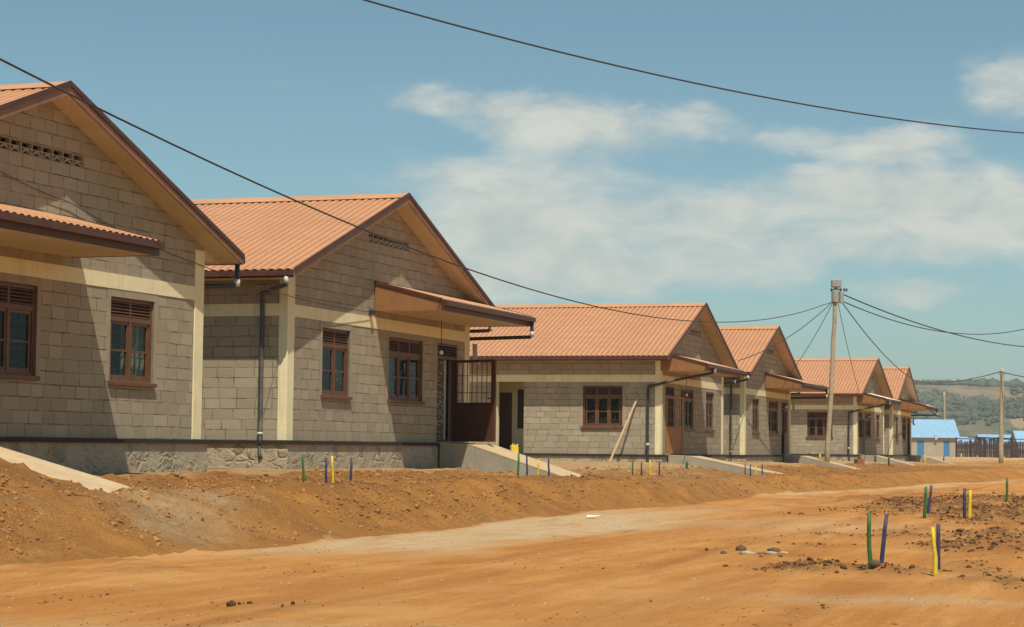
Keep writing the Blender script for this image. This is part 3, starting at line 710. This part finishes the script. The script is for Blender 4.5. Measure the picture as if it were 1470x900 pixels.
HS = [(-8.3805, 24.674, .0498, y0+.03016), (-4.0828, 37.264, .055, y0+.0105), (4.65, 64.039, -.219, y0-.01348), (8.6619, 76.337, -.2353, y0-.007), (17.4261, 103.632, -.2357, y0+.0014), (21.1001, 113.691, -.2605, y0-.0216)]
house(0, *HS[0], 'A', 'nearest block house, cut off by the left edge, brown canopy over its door', .3)
house(1, *HS[1], 'B', 'second block house from the left with its brown grille door standing open', 1.22)
house(2, *HS[2], 'A', 'third block house with a plank leaning on its long side wall beside three-part window', .28, 'door_orange', True, gpipe=.9)
house(3, *HS[3], 'B', 'narrow-looking fourth block house directly left of the tall leaning pole', .1)
house(4, *HS[4], 'A', 'fifth block house behind the tall leaning pole, pale sunlit canopy', .1, 'door_brown', True, glare=True, gpipe=.9)
house(5, *HS[5], 'B', 'farthest salmon-roofed block house, rightmost of the row with pale canopy', .1, glare=True)

# ------------------------------------------------------------ stakes
def stake(col, X, Y, L, lean, leany, label, group, r=.022):
    mat = {'g': 'stake_green', 'b': 'stake_blue', 'y': 'stake_yellow', 'd': 'stake_blue'}[col]
    z = gz(X, Y); pts = []; ln = L + .1
    for i in range(5):
        f = i/4; bend = random.uniform(-.007, .007)
        pts.append((lean*ln*f + bend, leany*ln*f + random.uniform(-.006, .006), ln*f))
    o = MB().tube(pts, r*1.05, 7, r1=r*.82).build('marker_stake', mat)
    for v in o.data.vertices:
        v.co.x += random.uniform(-.12, .12)*r; v.co.y += random.uniform(-.12, .12)*r; v.co.z += random.uniform(-.4, .4)*r; o.location = (X, Y, z-.1)
    tag(o, label, 'stake', group); return o
CN = {'g': 'green', 'b': 'dark blue', 'y': 'yellow', 'd': 'dark blue'}
Yst = [('g', -3.06, 30.51, .41), ('b', -2.8, 31.29, .40), ('y', -2.71, 31.55, .44), ('b', -2.49, 32.23, .42), ('g', .16, 40.21, .42), ('b', .33, 40.72, .44), ('y', .54, 41.37, .45), ('b', .79, 42.13, .46),
       ('g', 2.88, 48.42, .38), ('b', 3.14, 49.21, .39), ('y', 3.43, 50.1, .41), ('b', 3.69, 50.89, .40), ('g', 6.92, 60.63, .33), ('b', 7.15, 61.3, .36), ('y', 7.44, 62.18, .3), ('b', 7.71, 62.99, .4)]
where = ['below the second house', 'beside the ramp of the second house', 'in front of the third house plank', 'beside the ramp end of the third house']
pos = ['leftmost of four stakes', 'second of four stakes', 'third of four stakes', 'rightmost of four stakes']
for i, (c, X, Y, L) in enumerate(Yst):
    lean = {'y': .05 if i % 8 else .05}.get(c, 0) * (-1 if c == 'y' and i != 6 else 1) + (-.03 if i == 0 else 0)
    lb = '%s stake, %s %s' % (CN[c], pos[i % 4], where[i//4])
    stake(c, X, Y, L, lean, 0, lb, 'painted stakes along the yard edge', .021)
far = [('d', 12.33, 85.02, .4, 'far dark stake just left of the tall leaning pole'), ('y', 12.87, 85.56, .41, 'yellow stake touching the foot of the tall leaning pole'), ('g', 18.43, 103.86, .42, 'green stake before the fifth house corner, left of a small clay block'),
       ('g', 17.71, 96.3, .46, 'green stake below the fifth house canopy'), ('g', 23.26, 117.57, .44, 'green stake before the shaded foot of the farthest block house'), ('y', 22.7, 112.66, .38, 'yellow stake between the farthest block house and blue-doored building'),
       ('d', 26.64, 126.47, .39, 'dark stake below the blue-doored building'), ('y', 33.59, 153.26, .42, 'yellow stake before the left end of the dark fence'), ('y', 35.36, 155.81, .32, 'yellow stake before the middle of the dark fence'),
       ('y', 36.06, 150.17, .36, 'yellow stake just right of the far pole'), ('y', 29.79, 121.01, .25, 'rightmost yellow stake before the dark fence end'), ('g', 5.24, 61.09, .23, 'short dark green stub below the orange door')]
for c, X, Y, L, lb in far: stake(c, X, Y, L, 0, 0, lb, 'distant painted stakes', .045)
Rst = [('g', 3.49, 19.93, .53, -.026, 'tall green stake standing in a clump of dark soil, nearest the camera'), ('b', 3.69, 20.52, .51, .096, 'dark blue stake leaning right beside the tall green stake'),
       ('y', 4.03, 19.5, .46, -.043, 'bent yellow stake crossing a dark blue one on the right'), ('b', 4.21, 20.28, .44, 0, 'dark blue stake right behind the bent yellow stake'),
       ('g', 7.3, 36.3, .55, .05, 'green stake crossed by a leaning blue one, middle distance'), ('b', 7.75, 38.26, .52, .125, 'dark blue stake leaning behind the middle distance green stake'),
       ('b', 7.9, 35.8, .52, 0, 'upright dark blue stake left of a yellow one, middle distance'), ('y', 7.91, 35.47, .48, .025, 'yellow stake right of the upright blue one, middle distance'), ('g', 11.32, 46.96, .54, .03, 'lone green stake near the right edge of the photo')]
for c, X, Y, L, ln, lb in Rst: stake(c, X, Y, L, ln, 0, lb, 'painted stakes right of the road', .023 if Y < 30 else .03)

# ------------------------------------------------------------ utility poles and wires
def mesh_pole(name, base, top, r0, r1, label):
    E = empty(name, base); tag(E, label, 'utility pole', 'wooden utility poles'); d = Vector(top)-Vector(base)
    pts = [tuple(d*(i/10) + Vector((random.uniform(-.02, .02), 0, 0))*(0 < i < 10)) for i in range(11)]; pts[0] = (0, 0, -.5)
    MB().tube(pts, r0, 14, r1=r1).build('shaft', 'pole_wood', E); return E, d
zb = gz(12.77, 83)
P1, d = mesh_pole('utility_pole', (12.77, 83, zb), (13.13, 83, 6.55+EYE), .112, .08, 'tall wooden pole leaning right with grey boxes at its top')
tx, tz = d.x, d.z
b1 = MB().box(tx-.19, tx+.2, -.16, .16, tz+.02, tz+.34).build('top_box', 'pole_metal', P1, bevel=.03)
b2 = MB()
b2.tube([(tx-.03, 0, tz-.6), (tx-.03, 0, tz-.56), (tx-.03, 0, tz-.12), (tx-.03, 0, tz-.1)], .16, 14); b2.build('drum', 'pole_metal', P1)
b3 = MB(); b3.box(tx+.15, tx+.3, -.1, .1, tz-.62, tz-.15); b3.box(tx-.16, tx+.3, -.04, .04, tz-.08, tz-.03)
b3.build('junction_box', 'pole_metal', P1, bevel=.012)
for q in (-.2, .18, .33, .42): MB().tube([(tx+q, -.05, tz-.14), (tx+q, -.05, tz-.02)], .035, 8).build('insulator', 'dark_pipe', P1)
P2, d2 = mesh_pole('utility_pole', (33.14, 139, gz(33.14, 139)), (33.25, 139, 5.71+EYE), .16, .12, 'upright far wooden pole standing in front of the dark fence')
MB().box(d2.x-.2, d2.x+.2, -.13, .05, d2.z-.5, d2.z-.38).build('bracket', 'pole_metal', P2)
P3, d3 = mesh_pole('utility_pole', (69.78, 330, gz(69.78, 330)), (69.6, 330, 9.5+EYE), .19, .16, 'thin dark pole rising behind the blue-roofed building')
def wire(name, pts, r, label):
    o = MB().tube(pts, r, 6).build(name, 'cable_black'); tag(o, label, 'cable', 'overhead cables'); return o
def par(a, b, sag, n=24, ext=(0, 1)):
    out = []
    for i in range(n+1):
        f = ext[0] + (ext[1]-ext[0])*i/n
        out.append(tuple(a[j] + (b[j]-a[j])*f - (4*sag*f*(1-f) if j == 2 else 0) for j in range(3)))
    return out
def ST(s, t, z): return (s*Nx+t*Dx, s*Ny+t*Dy, z+EYE)
pt = []
for i in range(70):
    t = -20 + (82.8+20)*i/69
    zz = 3.45 + .00195*(t-47)**2 if t > 12 else 3.45+.00195*35*35 - .0*(12-t)
    pt.append(ST(-13.9, t, zz))
pt[-1] = (13.1, 83, 6.0+EYE)
wire('cable', pt, .0145, 'long sagging cable from the left edge past the gables to the leaning pole')
pt = []
for i in range(60):
    a = -.9 + 2.7*i/59; pt.append((-1.99+13.2*a, 30+15*a, 6.41+1.17*(a-.27)**2+EYE))
wire('cable', pt, .0145, 'highest cable crossing only sky in the upper right')
def quad_wire(A, B, z0, b, c, ext, r, label):
    pts = [(A[0]+(B[0]-A[0])*f, A[1]+(B[1]-A[1])*f, z0+b*f+c*f*f+EYE) for f in [ext*i/40 for i in range(41)]]
    wire('cable', pts, r, label)
quad_wire((13.3, 83), (27.4, 110), 6.05, -2.33, 2.83, 1.25, .022, 'slack cable from the leaning pole, rising again at the right edge')
quad_wire((13.3, 83), (27.4, 110), 6.34, -2.17, 1.47, 1.25, .026, 'thicker falling cable from the leaning pole to the right edge')
wire('cable', par((13.28, 83, 6.1+EYE), (22.87, 116.6, 3.99+EYE), .35), .022, 'steep cable from the leaning pole to the farthest block house')
wire('cable', par((13.2, 83, 6.0+EYE), (17.5, 103.4, 3.0+EYE), .2), .013, 'thin cable dropping from the leaning pole to the fifth house eave')
wire('cable', par((13.0, 83, 5.95+EYE), (11.3, 83.6, 3.0+EYE), .15), .013, 'cable dropping left from the leaning pole to the fourth house')
wire('cable', par((13.0, 83, 6.0+EYE), (8.14, 73.6, 3.15+EYE), .3), .015, 'cable from the leaning pole down to the third house gable')
wire('cable', par((33.12, 139, 5.4+EYE), (38.5, 200, 6.9+EYE), .5, ext=(0, 1.6)), .03, 'faint far cable running left from the far pole')
wire('cable', par((33.12, 139, 5.4+EYE), (39, 120, 5.2+EYE), .8), .03, 'faint far cable running right from the far pole')
# service cable house to house
def hl(k, u, y, z):
    X, Z_, s, a = HS[k]; return (X+math.sin(a)*u-math.cos(a)*y, Z_+math.cos(a)*u+math.sin(a)*y, s+z+EYE)
a_ = [hl(0, 3.66-2.5, -.04, 3.95), hl(0, 3.66, -.04, 3.66), hl(0, 5.43, -.04, 3.43), hl(0, 9.3, -.05, 2.86)]
pts = par(a_[0], a_[1], 0, 4) + par(a_[1], a_[2], .03, 6)[1:] + par(a_[2], a_[3], .06, 10)[1:] + par(a_[3], hl(1, 3.75, -.06, 2.58), .12, 20)[1:]
wire('service_cable', pts, .006, 'thin service cable strung from the nearest house wall to the second house')
kn = MB().box(-.06, .06, -.1, 0, -.05, .05); o = kn.build('cable_bracket', 'dark_pipe', bevel=.01)
o.location = hl(1, 3.8, -.014, 2.58); o.rotation_euler = (0, 0, math.pi/2-HS[1][3]); tag(o, 'small dark cable bracket on the cream band of the second house', 'bracket')

# ------------------------------------------------------------ small things
# plank leaning on the third house
def hloc(k, u, y, z): return Vector(hl(k, u, y, z))
pb = hloc(2, -1.0, 1.35, 0); pb.z = gz(pb.x, pb.y); ptop = hloc(2, -.03, .73, 1.75)
dv = ptop-pb; q = dv.to_track_quat('Z', 'Y')
o = MB().box(-.032, .032, -.015, .015, 0, dv.length).build('plank', 'plank_wood', bevel=.003); o.rotation_mode = 'QUATERNION'; o.rotation_quaternion = q; o.location = pb
tag(o, 'pale wooden plank leaning against the side wall of the third house', 'plank')
# yellow jerrycan
jl = hloc(2, -.25, 4.67, 0); jl.z = gz(jl.x, jl.y)
bl = MB().box(-.2, .2, -.15, .15, -.1, .2).build('stone_block', 'pale_stone', bevel=.02); bl.location = jl; bl.rotation_euler = (0, 0, .4); tag(bl, 'pinkish stone block under the yellow jerrycan by the porch', 'block')
J = empty('jerrycan', (jl.x, jl.y, jl.z+.2), .4); tag(J, 'yellow jerrycan standing by the porch of the third house', 'jerrycan')
jm = MB(); jm.prism([(-.12, -.08, 0), (.12, -.08, 0), (.12, -.08, .22), (.06, -.08, .28), (-.12, -.08, .28)], (0, .16, 0)); jm.build('can_body', 'jerrycan_yellow', J, bevel=.02)
MB().tube([(.08, 0, .25), (.11, 0, .31)], .025, 10).build('cap', 'jerrycan_yellow', J)
MB().tube([(-.08, 0, .27), (-.07, 0, .32), (.0, 0, .32), (.01, 0, .27)], .012, 8).build('handle', 'jerrycan_yellow', J)
cb = MB().box(-.2, .2, -.15, .15, -.1, .22); cb.box(-.05, .07, -.12, .1, .22, .34)
o = cb.build('clay_block', 'end_panel_wood', bevel=.02); o.location = (15.6, 92, gz(15.6, 92)); o.rotation_euler = (0, 0, .5); tag(o, 'small reddish clay block lying on the yard before the fifth house', 'block')
def stone(X, Y, r, mat, label, fl=.5, grp=None):
    pts = np.array([[0, 0, 0.]]); o = blobs('stone', pts, np.array([r]), mat, (fl, fl+.1), .22); o.location = (X, Y, gz(X, Y)+r*fl*.3); tag(o, label, 'stone', grp)
SX, SY = 2.75, 23.4
stone(2.45, 23.6, .05, 'dark_stone', 'small dark stone, leftmost of the cluster on the road', .5, 'stones clustered on the dirt road')
stone(2.74, 24.4, .085, 'dark_stone', 'dark rounded stone at the back of the cluster on the road', .6, 'stones clustered on the dirt road')
stone(2.72, 23.6, .1, 'pale_stone', 'flat grey stone in the middle of the cluster on the road', .25, 'stones clustered on the dirt road')
stone(3.08, 24.0, .1, 'dark_stone', 'dark stone at the right of the cluster on the road', .5, 'stones clustered on the dirt road')
stone(3.12, 23.5, .085, 'pale_stone', 'flat pale stone at the right of the cluster on the road', .2, 'stones clustered on the dirt road')
stone(2.92, 23.1, .08, 'pale_stone', 'small pale stone nearest the camera in the cluster', .3, 'stones clustered on the dirt road')
stone(3.53, 19.93, .06, 'dark_stone', 'dark clod of earth hugging the foot of the tall green stake', .9)
px_, py_ = 1.3, 34.9
o = MB().prism([(0, 0, 0), (.16, .02, .01), (.24, .1, .02), (.12, .15, .012), (.02, .1, .02)], (0, 0, .012)).build('paper_scrap', 'white_paper'); o.location = (px_, py_, gz(px_, py_)+.03); tag(o, 'white scrap of paper lying at the foot of the bank', 'paper')

# ------------------------------------------------------------ far buildings
def bluehouse(x0, x1, y, wid, zeave, zridge, label, doors=(), gable_right=True, wins=()):
    base = gz((x0+x1)/2, y); H = empty('blue_roofed_building', (x0, y, base)); tag(H, label, 'building', 'blue-roofed buildings in the distance')
    L = x1-x0; ez = zeave+EYE-base; rzz = zridge+EYE-base
    m = MB()
    ops = [(a, b_, z0, z1) for a, b_, z0, z1 in list(doors)+list(wins)]
    wall(m, L, ez, .2, ops, m.box); m.box(0, .2, .2, wid, 0, ez); m.box(L-.2, L, .2, wid, 0, ez); m.box(.2, L-.2, wid-.2, wid, 0, ez)
    for x in (0, L-.2): m.prism([(x, 0, ez), (x, wid, ez), (x, wid/2, rzz-.1)], (.2, 0, 0))
    m.build('wall', 'dusty_plaster', H)
    r = MB(); ov = .35
    for sg in (0, 1):
        ya = -ov if sg == 0 else wid+ov; zl = ez - ov*(rzz-ez)/(wid/2)
        r.prism([(-ov, ya, zl), (-ov, wid/2, rzz), (-ov, wid/2, rzz+.06), (-ov, ya, zl+.06)], (L+2*ov, 0, 0))
    rr = r.build('roof', 'blue_roof', H)
    for a, b_, z0, z1 in doors: MB().box(a+.02, b_-.02, .04, .1, z0+.02, z1-.02).build('door', 'blue_paint', H)
    for a, b_, z0, z1 in wins: MB().box(a+.02, b_-.02, .06, .1, z0+.02, z1-.02).build('window', 'interior_dark', H)
    return H
B1 = bluehouse(51.6, 60.8, 280, 6.5, 2.0, 4.25, 'blue-roofed building with two blue doors beyond the block houses', [(3.75, 4.65, .05, 2.15), (7.35, 8.15, .05, 2.15)], wins=[(1.6, 2.1, 1.2, 1.75)])
MB().box(6.1, 6.45, -.4, 0, 2.3, 2.95).build('meter_box', 'pale_fitting', B1)
bluehouse(71.2, 75.4, 330, 5, 1.2, 2.25, 'low far blue roof just left of the fence ruin')
bluehouse(73.6, 78.6, 320, 6, 1.1, 2.6, 'pale blue roof behind the fence beside the far pole')
bluehouse(73.5, 84, 296, 7, .55, 3.0, 'blue-roofed building cut off by the right edge', [(1.0, 1.9, .05, 1.8)])
# dark fence
fb = gz(58, 250); F = empty('board_fence', (54.2, 250, fb)); tag(F, 'long dark timber board fence below the far pole', 'fence')
m = MB(); x = 0
zb0 = 0
while x < 13.5:
    w_ = random.uniform(.14, .3); h = random.uniform(1.75, 2.1) + (.25 if 2.4 < x < 5.4 else 0); m.box(x, x+w_-.02, random.uniform(-.03, 0), .04, -.6, h); x += w_ + (random.uniform(0, .05))
m.build('boards', 'fence_board', F)
for x in np.arange(0, 13.6, 1.7): MB().box(x-.08, x+.08, .05, .2, -.6, 2.3+random.uniform(-.1, .25)).build('post', 'fence_board', F)
for z in (.6, 1.5, 2.2): MB().box(0, 13.6, .045, .11, z, z+.1).build('rail', 'fence_board', F)
m = MB(); m.prism([(2.2, -.2, 2.42), (6.8, -.2, 2.3), (6.8, -.2, 2.38), (2.2, -.2, 2.52)], (0, 4, 0)); m.build('lean_to_roof', 'fence_board', F)

# ------------------------------------------------------------ hill
def hill_h(az, r):
    x = r*np.sin(az); y = r*np.cos(az)
    h = -42 + 87*sst(480, 1480, r) + (9*fbm(x/260, y/260, 4, 201) + 3*fbm(x/60, y/60, 3, 211))*(1-.8*sst(1000, 1450, r))
    return h - 40*sst(1700, 2500, r)
def hill():
    az = np.linspace(math.radians(-32), math.radians(38), 330); r = np.linspace(420, 2500, 240)
    A, R = np.meshgrid(az, r); Z = hill_h(A, R) + EYE; n, m_ = A.shape; idx = np.arange(n*m_).reshape(n, m_)
    F = np.stack([idx[:-1, :-1], idx[:-1, 1:], idx[1:, 1:], idx[1:, :-1]], -1).reshape(-1, 4)
    V = np.stack([R*np.sin(A), R*np.cos(A), Z], -1).reshape(-1, 3)
    me = bpy.data.meshes.new('hill'); me.from_pydata(V.tolist(), [], F.tolist()); me.update(); me.shade_smooth(); me.materials.append(MATS['hill_land'])
    o = bpy.data.objects.new('hill', me); C.objects.link(o); tag(o, kind='structure')
    n = 26000
    a = np.radians(rng.uniform(7, 19, n)); rr = rng.uniform(560, 1560, n)
    x = rr*np.sin(a); y = rr*np.cos(a); d = fbm(x/70, y/70, 3, 231)
    kp = (d > -.12 + .5*(rng.uniform(0, 1, n)-.5)) ; a, rr, x, y = a[kp], rr[kp], x[kp], y[kp]
    z = hill_h(a, rr) + EYE
    P = np.stack([x, y, z+.8], -1)
    o = blobs('hill_scrub', P, rng.lognormal(.2, .5, len(P)), 'scrub_leaf', (.6, .95), .45)
    tag(o, 'green scrub and small trees covering the far hillside', 'scrub', kind='stuff')
hill()

# ------------------------------------------------------------ haze
HZ = MB().box(-2200, 2600, -300, 3300, -64, 90).build('haze', 'cable_black'); tag(HZ, kind='stuff')
hm = bpy.data.materials.new('haze_air'); hm.use_nodes = True; hm.node_tree.nodes.clear(); k = NT(hm.node_tree)
out = k.n('ShaderNodeOutputMaterial'); pv = k.n('ShaderNodeVolumePrincipled', {'Color': (.86, .93, 1, 1), 'Density': .00027, 'Anisotropy': .2})
k.t.links.new(pv.outputs[0], out.inputs['Volume']); HZ.data.materials[0] = hm

# ------------------------------------------------------------ sky, sun
L = Vector((.48*math.sin(.331)-.292*math.cos(.331), .48*math.cos(.331)+.292*math.sin(.331), -1)).normalized()     # direction the light travels
tosun = -L
elev = math.asin(tosun.z); az = math.atan2(tosun.x, tosun.y)
w = bpy.data.worlds.new('World'); scene.world = w; w.use_nodes = True; t = w.node_tree; t.nodes.clear(); k = NT(t)
out = k.n('ShaderNodeOutputWorld'); bg = k.n('ShaderNodeBackground'); t.links.new(bg.outputs[0], out.inputs[0])
sky = k.n('ShaderNodeTexSky', sky_type='NISHITA'); sky.sun_disc = False; sky.sun_elevation = elev; sky.sun_rotation = az
sky.altitude = 1400; sky.air_density = 1.0; sky.dust_density = 2.6; sky.ozone_density = 1.0
gen = k.n('ShaderNodeTexCoord').outputs['Generated']
nrm = k.n('ShaderNodeVectorMath', {0: gen}, operation='NORMALIZE').outputs[0]
sp = k.n('ShaderNodeSeparateXYZ', {0: nrm})
azn = k.math('ARCTAN2', sp.outputs[0], sp.outputs[1]); eln = k.math('ARCSINE', sp.outputs[2])
ang = k.n('ShaderNodeCombineXYZ', {0: azn, 1: eln}).outputs[0]
# warp
wv = k.n('ShaderNodeTexNoise', {'Vector': k.scale(ang, 1, 1.8, 1), 'Scale': 22, 'Detail': 7, 'Roughness': .62}).outputs[1]
wv = k.n('ShaderNodeVectorMath', {0: wv, 1: (.5, .5, .5)}, operation='SUBTRACT').outputs[0]
angw = k.n('ShaderNodeVectorMath', {0: ang, 1: k.scale(wv, .05, .022, 0)}, operation='ADD').outputs[0]
CL = [(640,145,105,24,.62),(780,180,110,44,.85),(900,190,100,42,.55),(1020,165,80,26,.5),(700,248,180,26,.65),(1290,200,105,26,.85),(1140,195,60,20,.5),(1455,110,75,45,.7),
      (720,320,150,60,.95),(1000,300,210,48,.75),(1250,262,120,36,.85),(1430,290,190,60,.8),(900,388,140,34,.6),(1250,345,330,36,.6),(1310,415,85,22,.55),(780,385,170,42,.7),(400,125,24,12,.2),(1080,395,90,22,.5),(660,425,90,34,.55),(1160,245,40,20,.5)]
acc = None
for cx, cy, rx, ry, am in CL:
    ca = math.atan((cx-735)/2946); ce = math.atan((640-cy)/2946*math.cos(ca)); 
    v = k.n('ShaderNodeVectorMath', {0: angw, 1: (ca, ce, 0)}, operation='SUBTRACT').outputs[0]
    v = k.scale(v, 2946/rx/1.25, 2946/ry/1.25, 0)
    l = k.n('ShaderNodeVectorMath', {0: v}, operation='LENGTH').outputs['Value']
    g = k.math('MULTIPLY', k.n('ShaderNodeMapRange', {0: l, 1: 1.3, 2: .2}, interpolation_type='SMOOTHSTEP').outputs[0], am)
    acc = g if acc is None else k.math('ADD', acc, k.math('MULTIPLY', g, k.math('SUBTRACT', 1.0, acc, True)))
nA = k.noise(k.scale(ang, 1, 2.2, 1), 24, 9, .6, .5); nB = k.noise(k.scale(ang, 1, 3.5, 1), 75, 6, .6)
wisp = k.math('ADD', k.math('MULTIPLY', nA, .75), k.math('MULTIPLY', nB, .25))
mask = k.n('ShaderNodeMapRange', {0: k.math('ADD', acc, k.math('MULTIPLY', k.math('SUBTRACT', wisp, .5), 1.5)), 1: .02, 2: 1.0}, interpolation_type='SMOOTHSTEP').outputs[0]
mask = k.math('MULTIPLY', mask, k.ramp(acc, 0.0, .35))
# scattered clouds elsewhere round the sky
nC = k.noise(k.scale(nrm, 1, 1, 3), 3.2, 7, .6, .3)
away = k.ramp(k.math('ABSOLUTE', azn), .32, .5)
els = k.math('MULTIPLY', k.ramp(nC, .5, .68), k.math('MULTIPLY', away, .6))
mask = k.math('MAXIMUM', mask, els)
tint = k.mix(1.0, sky.outputs[0], (.88, 1.09, .96), 'MULTIPLY')
cloudc = k.mix(k.ramp(nA, .35, .65), (6.2, 6.4, 5.8), (7.7, 7.75, 6.8))
col = k.mix(k.math('MULTIPLY', mask, .88), tint, cloudc)
t.links.new(col, bg.inputs[0]); bg.inputs[1].default_value = .09
sun = bpy.data.lights.new('sun', 'SUN'); sun.energy = 4.7; sun.angle = math.radians(.5); sun.color = (1, .93, .8)
so = bpy.data.objects.new('sun', sun); C.objects.link(so); so.rotation_euler = tosun.to_track_quat('Z', 'Y').to_euler(); so.location = (0, 0, 50)

# ------------------------------------------------------------ camera
cam = bpy.data.cameras.new('camera'); co = bpy.data.objects.new('camera', cam); C.objects.link(co)
cam.sensor_width = 36; cam.lens = 2946.73*36/1470; cam.clip_start = .5; cam.clip_end = 8000
pt_, ro = .0645382, .0110001
c_, s_ = math.cos(ro), math.sin(ro)
ex = Vector((1, 0, 0)); u0 = Vector((0, -math.sin(pt_), math.cos(pt_))); fw = Vector((0, math.cos(pt_), math.sin(pt_)))
right = ex*c_ + u0*s_; up = u0*c_ - ex*s_
M = Matrix((right, up, -fw)).transposed().to_4x4(); M.translation = Vector((0, 0, EYE)); co.matrix_world = M
scene.camera = co
scene.view_settings.view_transform = 'Standard'; scene.view_settings.look = 'None'; scene.view_settings.gamma = 1; scene.view_settings.exposure = .1
scene.render.engine = 'CYCLES'; scene.cycles.max_bounces = 6; scene.cycles.diffuse_bounces = 3; scene.cycles.volume_bounces = 0
scene.render.resolution_x = 1024; scene.render.resolution_y = 627
